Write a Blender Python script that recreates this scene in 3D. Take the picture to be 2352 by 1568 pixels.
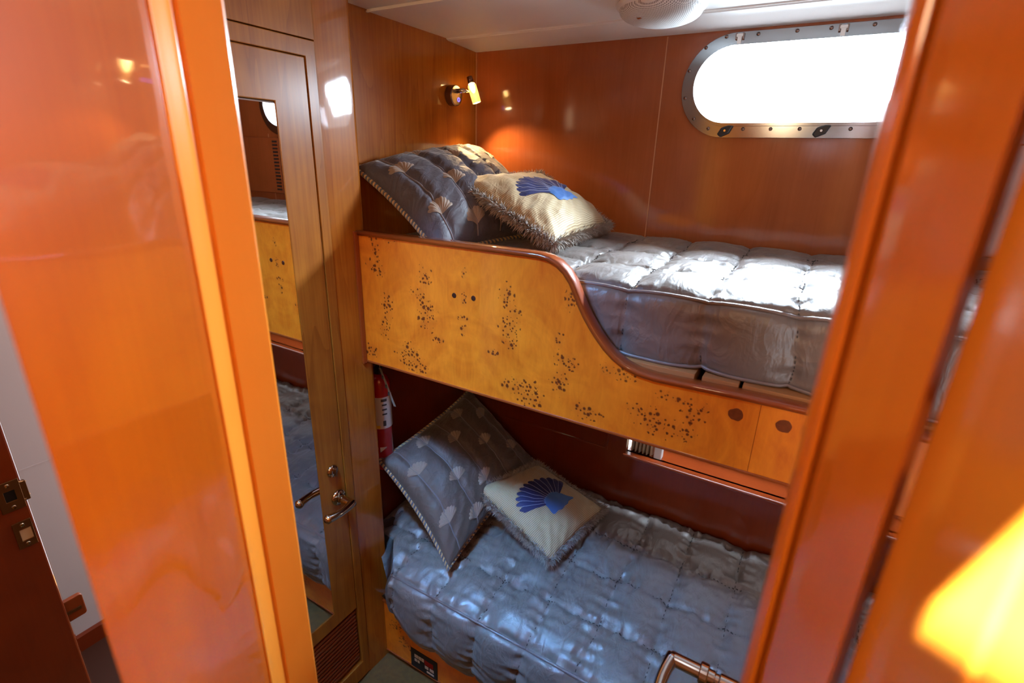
import bpy, bmesh, math, random
from mathutils import Vector, Matrix, noise
from mathutils.geometry import tessellate_polygon
random.seed(7)
for o in list(bpy.data.objects): bpy.data.objects.remove(o, do_unlink=True)
sc = bpy.context.scene; C = sc.collection; PI = math.pi

# ---------------------------------------------------------------- camera
cam = bpy.data.cameras.new('camera'); co = bpy.data.objects.new('camera', cam); C.objects.link(co)
cam.sensor_width = 36; cam.lens = 17.893; cam.clip_start = 0.02; cam.clip_end = 60
right = Vector((0.8585447, 0.51191209, 0.02910346)); down = Vector((0.19611932, -0.27541389, -0.94110807))
fwd = Vector((-0.4737491, 0.8136911, -0.33685099))
m = Matrix.Identity(4)
for i in range(3): m[i][0] = right[i]; m[i][1] = -down[i]; m[i][2] = -fwd[i]
co.matrix_world = m
cam.dof.use_dof = True; cam.dof.focus_distance = 1.40; cam.dof.aperture_fstop = 3.4
sc.camera = co
sc.view_settings.view_transform = 'Standard'; sc.view_settings.look = 'None'
sc.view_settings.gamma = 1; sc.view_settings.use_curve_mapping = False
sc.view_settings.exposure = 0.06
# ---------------------------------------------------------------- daylight and large lights
w = bpy.data.worlds.new('world'); sc.world = w; w.use_nodes = True
bg = w.node_tree.nodes['Background']; bg.inputs[0].default_value = (0.86, 0.93, 1, 1); bg.inputs[1].default_value = 3.5
def area(name, loc, tgt, sx, sy, power, col, spread=180):
    l = bpy.data.lights.new(name, 'AREA'); l.shape = 'RECTANGLE'; l.size = sx; l.size_y = sy; l.energy = power; l.color = col
    l.spread = math.radians(spread)
    o = bpy.data.objects.new(name, l); C.objects.link(o); o.location = loc
    o.rotation_euler = (Vector(tgt)-Vector(loc)).to_track_quat('-Z', 'Y').to_euler(); return o
area('window_daylight', (-0.07, 1.80, 0.25), (-0.12, 1.15, -0.35), 0.50, 0.18, 56, (0.68, 0.85, 1.0), 135)
area('aisle_skylight', (-0.80, 0.42, 0.350), (-0.55, 0.85, -1.3), 0.24, 0.10, 10.5, (0.20, 0.50, 1.0), 78)
area('passage_warm_fill', (-0.45, -0.50, 0.350), (-0.45, 0.8, -0.9), 0.35, 0.30, 10, (1.0, 0.72, 0.42))  # added warm fill behind the viewer, stands for no known lamp
SUN_D = Vector((0.40, 0.32, -0.78)).normalized()
sl = bpy.data.lights.new('sun', 'SUN'); sl.energy = 170; sl.angle = 0.02; sl.color = (1, 0.93, 0.80)
so = bpy.data.objects.new('sun', sl); C.objects.link(so); so.location = (-2, -1, 4)
so.rotation_euler = SUN_D.to_track_quat('-Z', 'Y').to_euler()

# ---------------------------------------------------------------- node helpers and materials
def newmat(name):
    mt = bpy.data.materials.new(name); mt.use_nodes = True
    nt = mt.node_tree; return mt, nt, nt.nodes['Principled BSDF']
def nd(nt, typ, **kw):
    n = nt.nodes.new(typ)
    for k, v in kw.items():
        if k.startswith('i_'): n.inputs[int(k[2:])].default_value = v
        else: setattr(n, k, v)
    return n
def lk(nt, a, b): nt.links.new(a, b)
def mth(nt, op, a, b=None, c=None, clamp=False):
    n = nt.nodes.new('ShaderNodeMath'); n.operation = op; n.use_clamp = clamp
    for i, x in enumerate((a, b, c)):
        if x is None: continue
        if isinstance(x, (int, float)): n.inputs[i].default_value = x
        else: nt.links.new(x, n.inputs[i])
    return n.outputs[0]
def mixc(nt, f, a, b, blend='MIX'):
    n = nt.nodes.new('ShaderNodeMix'); n.data_type = 'RGBA'; n.blend_type = blend
    for idx, x in ((0, f), (6, a), (7, b)):
        if isinstance(x, (int, float)): n.inputs[idx].default_value = x
        elif isinstance(x, tuple): n.inputs[idx].default_value = (*x, 1) if len(x) == 3 else x
        else: nt.links.new(x, n.inputs[idx])
    return n.outputs[2]
def simple(name, col, rough=0.5, metal=0.0, coat=0.0, sheen=0.0, emit=0.0, ecol=None, trans=0.0, ior=1.45, alpha=1, nscale=0, namp=0.12, bump=0):
    mt, nt, b = newmat(name)
    b.inputs['Base Color'].default_value = (*col, 1); b.inputs['Roughness'].default_value = rough
    b.inputs['Metallic'].default_value = metal; b.inputs['Coat Weight'].default_value = coat
    b.inputs['Coat Roughness'].default_value = 0.04; b.inputs['Sheen Weight'].default_value = sheen
    b.inputs['Transmission Weight'].default_value = trans; b.inputs['IOR'].default_value = ior
    if emit: b.inputs['Emission Color'].default_value = (*(ecol or col), 1); b.inputs['Emission Strength'].default_value = emit
    if nscale:
        g = nd(nt, 'ShaderNodeNewGeometry'); n = nd(nt, 'ShaderNodeTexNoise'); n.inputs['Scale'].default_value = nscale; n.inputs['Detail'].default_value = 4
        lk(nt, g.outputs['Position'], n.inputs['Vector'])
        r = mth(nt, 'MULTIPLY_ADD', n.outputs[0], namp*2, 1-namp)
        vm = nd(nt, 'ShaderNodeVectorMath', operation='SCALE'); vm.inputs[0].default_value = col
        lk(nt, r, vm.inputs[3]); lk(nt, vm.outputs[0], b.inputs['Base Color'])
        if bump:
            bp = nd(nt, 'ShaderNodeBump'); bp.inputs['Strength'].default_value = bump; bp.inputs['Distance'].default_value = 0.002
            lk(nt, n.outputs[0], bp.inputs['Height']); lk(nt, bp.outputs[0], b.inputs['Normal'])
    return mt
def wood(name, light, dark, vert=True, rough=0.35, coat=1.0, coatr=0.05, scale=1.0, grain=0.5, wave=0.0, crough=None):
    """varnished cherry: long streaks along the grain, soft cathedral rings and fine pores"""
    mt, nt, b = newmat(name)
    g = nd(nt, 'ShaderNodeNewGeometry')
    def stretched(sc3, nscale, detail, dist=0):
        mp = nd(nt, 'ShaderNodeMapping'); mp.inputs['Scale'].default_value = sc3
        lk(nt, g.outputs['Position'], mp.inputs['Vector'])
        n = nd(nt, 'ShaderNodeTexNoise'); n.inputs['Scale'].default_value = nscale*scale; n.inputs['Detail'].default_value = detail
        n.inputs['Distortion'].default_value = dist
        lk(nt, mp.outputs[0], n.inputs['Vector']); return n.outputs[0]
    A = (1, 1, 0.12) if vert else (0.10, 1, 1)
    B = (1, 1, 0.03) if vert else (0.03, 1, 1)
    broad = stretched(A, 4.5, 3, 0.8); fine = stretched(B, 130, 5, 0.2); mottle = stretched((1, 1, .8), 9, 3, 0.6)
    ring = mth(nt, 'FRACT', mth(nt, 'MULTIPLY', broad, 9.0))
    ring = mth(nt, 'POWER', ring, 5.0)
    v = mth(nt, 'MULTIPLY_ADD', fine, 0.55*grain, 0.18)
    v = mth(nt, 'ADD', v, mth(nt, 'MULTIPLY', mottle, 0.55))
    v = mth(nt, 'ADD', v, mth(nt, 'MULTIPLY', ring, 0.16*grain), clamp=True)
    col = mixc(nt, v, light, dark)
    lk(nt, col, b.inputs['Base Color'])
    b.inputs['Roughness'].default_value = rough; b.inputs['Coat Weight'].default_value = coat; b.inputs['Coat Roughness'].default_value = coatr
    b.inputs['Coat IOR'].default_value = 1.5; b.inputs['Specular IOR Level'].default_value = 0.15
    if wave:
        n = nd(nt, 'ShaderNodeTexNoise'); n.inputs['Scale'].default_value = 7; n.inputs['Detail'].default_value = 2
        lk(nt, g.outputs['Position'], n.inputs['Vector'])
        bp = nd(nt, 'ShaderNodeBump'); bp.inputs['Strength'].default_value = wave; bp.inputs['Distance'].default_value = 0.01
        lk(nt, n.outputs[0], bp.inputs['Height']); lk(nt, bp.outputs[0], b.inputs['Coat Normal'])
    return mt
M = {}
M['cherry'] = wood('varnished_cherry', (0.47, 0.135, 0.020), (0.27, 0.060, 0.008), wave=0.05)
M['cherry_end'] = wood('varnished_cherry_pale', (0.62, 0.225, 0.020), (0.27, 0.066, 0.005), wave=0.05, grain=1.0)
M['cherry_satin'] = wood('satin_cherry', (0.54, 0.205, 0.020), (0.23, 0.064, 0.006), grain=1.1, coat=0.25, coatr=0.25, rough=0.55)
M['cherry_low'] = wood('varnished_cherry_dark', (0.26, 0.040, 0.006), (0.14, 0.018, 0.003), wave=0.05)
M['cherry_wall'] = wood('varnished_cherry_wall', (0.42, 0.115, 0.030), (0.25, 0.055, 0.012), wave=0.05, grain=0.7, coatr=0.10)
M['cherry_near'] = wood('varnished_cherry_near', (0.48, 0.098, 0.001), (0.31, 0.046, 0.001), wave=0.10, grain=0.6, coatr=0.05, coat=0.75)
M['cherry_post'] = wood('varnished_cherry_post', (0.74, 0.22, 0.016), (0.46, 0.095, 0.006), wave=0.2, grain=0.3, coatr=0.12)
M['cherry_lit'] = wood('varnished_cherry_lit_copy', (0.86, 0.31, 0.035), (0.72, 0.215, 0.018), wave=0.1, grain=0.3, coatr=0.15)  # lighter copy of the cherry, brightness of lit faces put into its colour
M['rail'] = wood('varnished_mahogany_rail', (0.36, 0.075, 0.012), (0.22, 0.035, 0.006), vert=False)
M['plank'] = wood('bare_slat_timber', (0.50, 0.25, 0.10), (0.34, 0.14, 0.05), vert=False, coat=0.0, rough=0.6)
M['dark_seam'] = simple('dark_seam', (0.05, 0.012, 0.004), 0.6)
M['vinyl'] = simple('white_vinyl', (0.82, 0.80, 0.78), 0.5, nscale=380, namp=0.03, bump=0.15)
M['white_wall'] = simple('white_laminate', (0.56, 0.57, 0.60), 0.35)
M['carpet'] = simple('carpet', (0.11, 0.050, 0.010), 0.95, nscale=60, namp=0.45, bump=0.6)
M['chrome'] = simple('polished_steel', (0.66, 0.64, 0.62), 0.12, 1.0)
M['frame_steel'] = simple('brushed_steel_frame', (0.30, 0.30, 0.31), 0.16, 1.0)
M['brass'] = simple('polished_brass_nickel', (0.62, 0.50, 0.36), 0.10, 1.0)
M['plate'] = simple('worn_brass_plate', (0.22, 0.10, 0.035), 0.35, 0.8)
M['bronze'] = simple('dark_nickel', (0.22, 0.15, 0.13), 0.22, 1.0)
M['black'] = simple('black_plastic', (0.012, 0.012, 0.014), 0.35)
M['mirror'] = simple('mirror_glass', (0.80, 0.80, 0.80), 0.01, 1.0)
M['red'] = simple('red_enamel', (0.42, 0.008, 0.008), 0.25, coat=0.8)
M['paper'] = simple('white_label', (0.62, 0.58, 0.52), 0.5)
M['ink'] = simple('grey_ink', (0.06, 0.055, 0.05), 0.5)
M['yellow'] = simple('yellow_ink', (0.70, 0.45, 0.02), 0.5)
M['redink'] = simple('red_ink', (0.30, 0.01, 0.008), 0.5)
M['whiteink'] = simple('white_ink', (0.62, 0.52, 0.45), 0.5)
M['knot'] = simple('burl_knot', (0.16, 0.030, 0.006), 0.35, coat=1.0, nscale=120, namp=0.5)
M['plug'] = simple('dark_wood_plug', (0.035, 0.010, 0.006), 0.3, coat=1)
M['white_plastic'] = simple('white_plastic', (0.80, 0.79, 0.77), 0.35)
M['cream'] = simple('cream_curtain', (0.62, 0.47, 0.30), 0.8)
M['blue_led'] = simple('blue_led', (0.15, 0.12, 1), 0.5, emit=2.6, ecol=(0.16, 0.12, 1.0))
M['bulb'] = simple('glowing_lamp', (1, 0.8, 0.5), 0.5, emit=60, ecol=(1.0, 0.72, 0.38))
M['lamp_glass'] = simple('amber_lit_glass', (1, 0.86, 0.55), 0.08, emit=0.35, ecol=(1.0, 0.62, 0.16), trans=0.8)
# window pane: clear glass, thin
mt, nt, b = newmat('clear_pane'); M['pane'] = mt
tr = nd(nt, 'ShaderNodeBsdfTransparent'); gl = nd(nt, 'ShaderNodeBsdfGlossy'); gl.inputs['Roughness'].default_value = 0.02
mx = nd(nt, 'ShaderNodeMixShader'); mx.inputs[0].default_value = 0.06
lk(nt, tr.outputs[0], mx.inputs[1]); lk(nt, gl.outputs[0], mx.inputs[2]); lk(nt, mx.outputs[0], nt.nodes['Material Output'].inputs[0])
# perforated speaker grille
mt, nt, b = newmat('perforated_white_grille'); M['grille'] = mt
g = nd(nt, 'ShaderNodeNewGeometry'); mp = nd(nt, 'ShaderNodeVectorMath', operation='SCALE'); mp.inputs[3].default_value = 1/0.0036
lk(nt, g.outputs['Position'], mp.inputs[0]); fr = nd(nt, 'ShaderNodeVectorMath', operation='FRACTION'); lk(nt, mp.outputs[0], fr.inputs[0])
sx = nd(nt, 'ShaderNodeSeparateXYZ'); lk(nt, fr.outputs[0], sx.inputs[0])
dx = mth(nt, 'SUBTRACT', sx.outputs[0], 0.5); dy = mth(nt, 'SUBTRACT', sx.outputs[1], 0.5)
d2 = mth(nt, 'ADD', mth(nt, 'MULTIPLY', dx, dx), mth(nt, 'MULTIPLY', dy, dy))
hole = mth(nt, 'LESS_THAN', d2, 0.085)
lk(nt, mixc(nt, hole, (0.80, 0.79, 0.77), (0.20, 0.19, 0.18)), b.inputs['Base Color']); b.inputs['Roughness'].default_value = 0.45
# burl veneer (pattern placed on the board's own plane, X and Z)
CL = [(-1.028,-0.215,0.019,0.014),(-0.964,-0.206,0.022,0.011),(-1.019,-0.243,0.016,0.03),(-1.026,-0.286,0.029,0.022),(-1.011,-0.302,0.023,0.017),(-0.85,-0.297,0.023,0.035),(-0.871,-0.341,0.027,0.021),(-0.846,-0.391,0.035,0.043),(-0.854,-0.422,0.018,0.015),(-0.724,-0.266,0.012,0.018),(-0.725,-0.335,0.012,0.02),(-0.726,-0.383,0.018,0.008),(-0.727,-0.413,0.01,0.018),(-0.601,-0.304,0.021,0.03),(-0.574,-0.337,0.019,0.013),(-0.591,-0.383,0.03,0.039),(-0.583,-0.421,0.017,0.017),(-0.985,-0.39,0.023,0.051),(-0.998,-0.45,0.02,0.04),(-0.807,-0.456,0.023,0.012),(-0.639,-0.454,0.018,0.009),(-1.066,-0.543,0.032,0.02),(-0.913,-0.523,0.051,0.037),(-0.883,-0.555,0.047,0.016),(-0.459,-0.384,0.015,0.023),(-0.437,-0.433,0.032,0.023),(-0.45,-0.49,0.022,0.031),(-0.437,-0.288,0.014,0.03),(-0.592,-0.527,0.02,0.017),(-0.548,-0.527,0.05,0.026),(-0.529,-0.546,0.041,0.026),(-0.38,-0.544,0.037,0.02),(-0.343,-0.431,0.014,0.014),(-0.303,-0.432,0.038,0.018),(-0.265,-0.51,0.021,0.017),(-0.224,-0.525,0.04,0.031),(-0.168,-0.528,0.034,0.025),(-0.147,-0.491,0.025,0.024),(-0.187,-0.457,0.042,0.014),(-0.125,-0.465,0.012,0.012),(-1.03,-1.60,0.035,0.02),(-0.99,-1.66,0.03,0.03),(-0.6,-1.66,0.06,0.03)]
mt, nt, b = newmat('burl_veneer'); M['burl'] = mt
g = nd(nt, 'ShaderNodeNewGeometry'); sp = nd(nt, 'ShaderNodeSeparateXYZ'); lk(nt, g.outputs['Position'], sp.inputs[0])
xz = nd(nt, 'ShaderNodeCombineXYZ'); lk(nt, sp.outputs[0], xz.inputs[0]); lk(nt, sp.outputs[2], xz.inputs[1])
book = nd(nt, 'ShaderNodeCombineXYZ'); lk(nt, mth(nt, 'ABSOLUTE', mth(nt, 'ADD', sp.outputs[0], 0.727)), book.inputs[0]); lk(nt, sp.outputs[2], book.inputs[1])
acc = None
for cx, cz, rx, rz in CL:
    a = nd(nt, 'ShaderNodeVectorMath', operation='SUBTRACT'); lk(nt, xz.outputs[0], a.inputs[0]); a.inputs[1].default_value = (cx, cz, 0)
    s_ = nd(nt, 'ShaderNodeVectorMath', operation='MULTIPLY'); lk(nt, a.outputs[0], s_.inputs[0]); s_.inputs[1].default_value = (1/rx, 1/rz, 0)
    l_ = nd(nt, 'ShaderNodeVectorMath', operation='LENGTH'); lk(nt, s_.outputs[0], l_.inputs[0])
    acc = l_.outputs['Value'] if acc is None else mth(nt, 'MINIMUM', acc, l_.outputs['Value'])
wob = nd(nt, 'ShaderNodeTexNoise'); wob.inputs['Scale'].default_value = 55; lk(nt, xz.outputs[0], wob.inputs['Vector'])
accw = mth(nt, 'ADD', acc, mth(nt, 'MULTIPLY_ADD', wob.outputs[0], 0.9, -0.45))
mask = mth(nt, 'SUBTRACT', 1.25, accw, clamp=True)
dots = None
for vs, rad, prob in ((98, 0.40, 0.62), (64, 0.42, 0.52)):
    v = nd(nt, 'ShaderNodeTexVoronoi', voronoi_dimensions='2D'); v.inputs['Scale'].default_value = vs; lk(nt, xz.outputs[0], v.inputs['Vector'])
    csep = nd(nt, 'ShaderNodeSeparateColor'); lk(nt, v.outputs['Color'], csep.inputs[0])
    rr = mth(nt, 'MULTIPLY_ADD', csep.outputs[1], rad*0.62, rad*0.38)
    ins = mth(nt, 'MULTIPLY', mth(nt, 'SUBTRACT', rr, v.outputs['Distance']), 6.0, clamp=True)
    sel = mth(nt, 'LESS_THAN', csep.outputs[0], mth(nt, 'MULTIPLY', mask, prob*1.6))
    dd = mth(nt, 'MULTIPLY', ins, sel); dots = dd if dots is None else mth(nt, 'MAXIMUM', dots, dd)
sw = nd(nt, 'ShaderNodeTexNoise'); sw.inputs['Scale'].default_value = 7; sw.inputs['Detail'].default_value = 5; sw.inputs['Distortion'].default_value = 2.6
lk(nt, book.outputs[0], sw.inputs['Vector'])
fl = nd(nt, 'ShaderNodeTexNoise'); fl.inputs['Scale'].default_value = 60; fl.inputs['Detail'].default_value = 4; fl.inputs['Distortion'].default_value = 1.5
mp2 = nd(nt, 'ShaderNodeMapping'); mp2.inputs['Scale'].default_value = (1, 0.25, 1); mp2.inputs['Rotation'].default_value = (0, 0, 0.35)
lk(nt, book.outputs[0], mp2.inputs['Vector']); lk(nt, mp2.outputs[0], fl.inputs['Vector'])
tone = mth(nt, 'ADD', mth(nt, 'MULTIPLY', sw.outputs[0], 1.5), mth(nt, 'MULTIPLY_ADD', fl.outputs[0], 0.7, -0.68), clamp=True)
base = mixc(nt, tone, (0.88, 0.245, 0.012), (0.56, 0.100, 0.004))
base = mixc(nt, mth(nt, 'MULTIPLY', mask, 0.25), base, (0.45, 0.12, 0.015))
base = mixc(nt, mth(nt, 'MULTIPLY', dots, 0.93), base, (0.10, 0.015, 0.004))
lk(nt, base, b.inputs['Base Color']); b.inputs['Roughness'].default_value = 0.35; b.inputs['Coat Weight'].default_value = 1; b.inputs['Coat Roughness'].default_value = 0.04
# fabrics
def satin(name, col, rough=0.42, spec=0.8, sheen=0.3, wr=0.35, stripes=False):
    mt, nt, b = newmat(name)
    b.inputs['Roughness'].default_value = rough; b.inputs['Specular IOR Level'].default_value = spec
    b.inputs['Sheen Weight'].default_value = sheen; b.inputs['Sheen Roughness'].default_value = 0.4
    g = nd(nt, 'ShaderNodeNewGeometry')
    n = nd(nt, 'ShaderNodeTexNoise'); n.inputs['Scale'].default_value = 26; n.inputs['Detail'].default_value = 5; n.inputs['Distortion'].default_value = 1.6
    lk(nt, g.outputs['Position'], n.inputs['Vector'])
    n2 = nd(nt, 'ShaderNodeTexNoise'); n2.inputs['Scale'].default_value = 900; lk(nt, g.outputs['Position'], n2.inputs['Vector'])
    n.inputs['Scale'].default_value = 17; n.inputs['Detail'].default_value = 3; n.inputs['Distortion'].default_value = 1.1
    nb_ = nd(nt, 'ShaderNodeTexNoise'); nb_.inputs['Scale'].default_value = 11; nb_.inputs['Detail'].default_value = 3; nb_.inputs['Distortion'].default_value = 0.7
    mpb = nd(nt, 'ShaderNodeMapping'); mpb.inputs['Scale'].default_value = (2.6, 0.9, 1.0); mpb.inputs['Rotation'].default_value = (0, 0, 0.6)
    lk(nt, g.outputs['Position'], mpb.inputs['Vector']); lk(nt, mpb.outputs[0], nb_.inputs['Vector'])
    r1 = mth(nt, 'SUBTRACT', 1.0, mth(nt, 'MULTIPLY', mth(nt, 'ABSOLUTE', mth(nt, 'SUBTRACT', n.outputs[0], 0.5)), 4.0), clamp=True)
    r2 = mth(nt, 'SUBTRACT', 1.0, mth(nt, 'MULTIPLY', mth(nt, 'ABSOLUTE', mth(nt, 'SUBTRACT', nb_.outputs[0], 0.5)), 4.0), clamp=True)
    hh = mth(nt, 'ADD', mth(nt, 'MULTIPLY', r1, 0.5), r2)
    bp = nd(nt, 'ShaderNodeBump'); bp.inputs['Strength'].default_value = wr; bp.inputs['Distance'].default_value = 0.010
    lk(nt, hh, bp.inputs['Height'])
    bp2 = nd(nt, 'ShaderNodeBump'); bp2.inputs['Strength'].default_value = 0.15; bp2.inputs['Distance'].default_value = 0.0006
    lk(nt, n2.outputs[0], bp2.inputs['Height']); lk(nt, bp.outputs[0], bp2.inputs['Normal'])
    lk(nt, bp2.outputs[0], b.inputs['Normal'])
    if stripes:
        uv = nd(nt, 'ShaderNodeUVMap'); s2 = nd(nt, 'ShaderNodeSeparateXYZ'); lk(nt, uv.outputs[0], s2.inputs[0])
        f = mth(nt, 'FRACT', mth(nt, 'MULTIPLY', s2.outputs[0], 62.0)); f = mth(nt, 'ABSOLUTE', mth(nt, 'SUBTRACT', f, 0.5))
        f = mth(nt, 'MULTIPLY', mth(nt, 'SUBTRACT', f, 0.24), 8, clamp=True)
        lk(nt, mixc(nt, f, col, tuple(c*q for c, q in zip(col, (0.60, 0.50, 0.42)))), b.inputs['Base Color'])
    else: b.inputs['Base Color'].default_value = (*col, 1)
    return mt
M['spread'] = satin('blue_grey_satin', (0.165, 0.135, 0.120), 0.42, 0.9, 0.10, 0.20)
M['spread_side'] = M['spread']
M['piping'] = satin('satin_piping', (0.16, 0.12, 0.11), 0.4, 0.8, 0.2, 0.1)
M['cush'] = satin('slate_cushion_cloth', (0.075, 0.064, 0.080), 0.55, 0.5, 0.4, 0.25)
M['cush2'] = satin('taupe_cushion_cloth', (0.105, 0.074, 0.058), 0.55, 0.5, 0.4, 0.25)
M['stripe'] = satin('cream_striped_cloth', (0.54, 0.42, 0.25), 0.6, 0.4, 0.2, 0.2, True)
M['embroid'] = simple('tan_embroidery', (0.27, 0.19, 0.14), 0.6, sheen=0.3, nscale=500, namp=0.35)
M['stitch'] = simple('quilting_thread', (0.05, 0.042, 0.04), 0.7)
M['stitch2'] = simple('mauve_piping_thread', (0.16, 0.13, 0.14), 0.6, sheen=0.3)
M['navy'] = satin('navy_applique', (0.024, 0.028, 0.105), 0.55, 0.4, 0.1, 0.08)
M['blue'] = satin('sky_blue_applique', (0.06, 0.15, 0.38), 0.5, 0.4, 0.1, 0.08)
M['rib'] = simple('pale_blue_thread', (0.34, 0.36, 0.48), 0.6)
M['cordA'] = simple('gold_cord', (0.52, 0.33, 0.15), 0.45, sheen=0.3)
M['cordB'] = simple('slate_cord', (0.10, 0.10, 0.12), 0.5, sheen=0.3)
M['fringe'] = simple('grey_brown_fringe', (0.33, 0.27, 0.22), 0.6, sheen=0.6, nscale=160, namp=0.6)

# ---------------------------------------------------------------- object helpers
def empty(name, loc=(0, 0, 0)):
    o = bpy.data.objects.new(name, None); C.objects.link(o); o.location = loc; o.empty_display_size = 0.05; return o
def tag(o, label=None, cat=None, group=None, kind=None):
    if label: o['label'] = label
    if cat: o['category'] = cat
    if group: o['group'] = group
    if kind: o['kind'] = kind
    return o
def link(name, bm, mat, parent=None, smooth=False, bevel=0, recalc=True, seg=2):
    if recalc: bmesh.ops.recalc_face_normals(bm, faces=bm.faces)
    off = Vector((0, 0, 0)); p = parent
    while p is not None: off += p.location; p = p.parent
    if parent is None and bm.verts:
        xs = [v.co for v in bm.verts]
        lo = Vector([min(v[i] for v in xs) for i in range(3)]); hi = Vector([max(v[i] for v in xs) for i in range(3)])
        off = Vector(((lo.x+hi.x)/2, (lo.y+hi.y)/2, lo.z))
    bmesh.ops.translate(bm, verts=bm.verts, vec=-off)
    me = bpy.data.meshes.new(name); bm.to_mesh(me); bm.free()
    o = bpy.data.objects.new(name, me); C.objects.link(o)
    if parent is None: o.location = off
    else: o.parent = parent
    for mm in (mat if isinstance(mat, (list, tuple)) else [mat]): me.materials.append(mm)
    if smooth:
        for p_ in me.polygons: p_.use_smooth = True
    if bevel:
        bv = o.modifiers.new('bevel', 'BEVEL'); bv.width = bevel; bv.segments = seg; bv.limit_method = 'ANGLE'; bv.angle_limit = math.radians(40)
    return o
def box(bm, a, b_):
    x0, y0, z0 = a; x1, y1, z1 = b_
    v = [bm.verts.new(p) for p in ((x0,y0,z0),(x1,y0,z0),(x1,y1,z0),(x0,y1,z0),(x0,y0,z1),(x1,y0,z1),(x1,y1,z1),(x0,y1,z1))]
    for f in ((0,3,2,1),(4,5,6,7),(0,1,5,4),(1,2,6,5),(2,3,7,6),(3,0,4,7)): bm.faces.new([v[i] for i in f])
    return bm
def nb(): return bmesh.new()
def bx(name, a, b_, mat, parent=None, bevel=0): return link(name, box(nb(), a, b_), mat, parent, bevel=bevel)
def prism(bm, outer, holes, f3, t0, t1):
    """2D outline with holes, extruded; f3(u,v,t) -> point"""
    loops = [outer]+list(holes); flat = [p for l in loops for p in l]
    tris = tessellate_polygon([[Vector((p[0], p[1], 0)) for p in l] for l in loops])
    A = [bm.verts.new(f3(p[0], p[1], t0)) for p in flat]; B = [bm.verts.new(f3(p[0], p[1], t1)) for p in flat]
    for t in tris:
        try: bm.faces.new([A[i] for i in t]); bm.faces.new([B[i] for i in reversed(t)])
        except ValueError: pass
    k = 0
    for l in loops:
        n = len(l)
        for i in range(n):
            a, c = k+i, k+(i+1) % n
            try: bm.faces.new((A[a], A[c], B[c], B[a]))
            except ValueError: pass
        k += n
    return bm
def tube(bm, pts, r, seg=8, cap=True, closed=False):
    pts = [Vector(p) for p in pts]; n = len(pts); rings = []
    up = None
    for i, p in enumerate(pts):
        t = (pts[(i+1) % n]-pts[i-1]) if closed else (pts[min(i+1, n-1)]-pts[max(i-1, 0)])
        t = t.normalized() if t.length > 1e-9 else Vector((0, 0, 1))
        if up is None: up = t.orthogonal().normalized()
        up = (up-t*up.dot(t)); up = up.normalized() if up.length > 1e-6 else t.orthogonal().normalized()
        s = t.cross(up); rr = r[i] if isinstance(r, (list, tuple)) else r
        rings.append([bm.verts.new(p+(up*math.cos(2*PI*k/seg)+s*math.sin(2*PI*k/seg))*rr) for k in range(seg)])
    for i in range(n if closed else n-1):
        a, c = rings[i], rings[(i+1) % n]
        for k in range(seg): bm.faces.new((a[k], a[(k+1) % seg], c[(k+1) % seg], c[k]))
    if cap and not closed: bm.faces.new(list(reversed(rings[0]))); bm.faces.new(rings[-1])
    return bm
def lathe(bm, prof, origin, axis, seg=32):
    """prof: list of (r, h) along axis"""
    origin = Vector(origin); ax = Vector(axis).normalized(); u = ax.orthogonal().normalized(); v = ax.cross(u); rings = []
    for r, h in prof:
        if r < 1e-6: rings.append([bm.verts.new(origin+ax*h)])
        else: rings.append([bm.verts.new(origin+ax*h+(u*math.cos(2*PI*k/seg)+v*math.sin(2*PI*k/seg))*r) for k in range(seg)])
    for a, c in zip(rings, rings[1:]):
        if len(a) == 1 and len(c) == 1: continue
        for k in range(seg):
            k2 = (k+1) % seg
            if len(a) == 1: bm.faces.new((a[0], c[k2], c[k]))
            elif len(c) == 1: bm.faces.new((a[k], a[k2], c[0]))
            else: bm.faces.new((a[k], a[k2], c[k2], c[k]))
    return bm
def capsule(x0, x1, z0, z1, n=20, k=1.0):
    r = (z1-z0)/2; cz = (z0+z1)/2; pts = []
    for i in range(n+1): a = PI/2+PI*i/n; pts.append((x0+r*k+r*k*math.cos(a), cz+r*math.sin(a)))
    for i in range(n+1): a = -PI/2+PI*i/n; pts.append((x1-r*k+r*k*math.cos(a), cz+r*math.sin(a)))
    return pts
def rect(x0, x1, z0, z1): return [(x0, z0), (x1, z0), (x1, z1), (x0, z1)]
fXZ = lambda u, v, t: (u, t, v)      # plates facing Y
fYZ = lambda u, v, t: (t, u, v)      # plates facing X
fXY = lambda u, v, t: (u, v, t)      # plates facing Z / plan outlines
def struct(name, bm, mat, parent=None, smooth=False, bevel=0, label=None):
    o = link(name, bm, mat, parent, smooth, bevel)
    if parent is None: o['kind'] = 'structure'
    if label: o['label'] = label
    return o

FL = -1.77; CE = 0.362
# ================================================================ room shell
struct('floor', box(nb(), (-2.15, -1.35, FL-0.04), (1.0, 1.75, FL)), M['carpet'])
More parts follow.
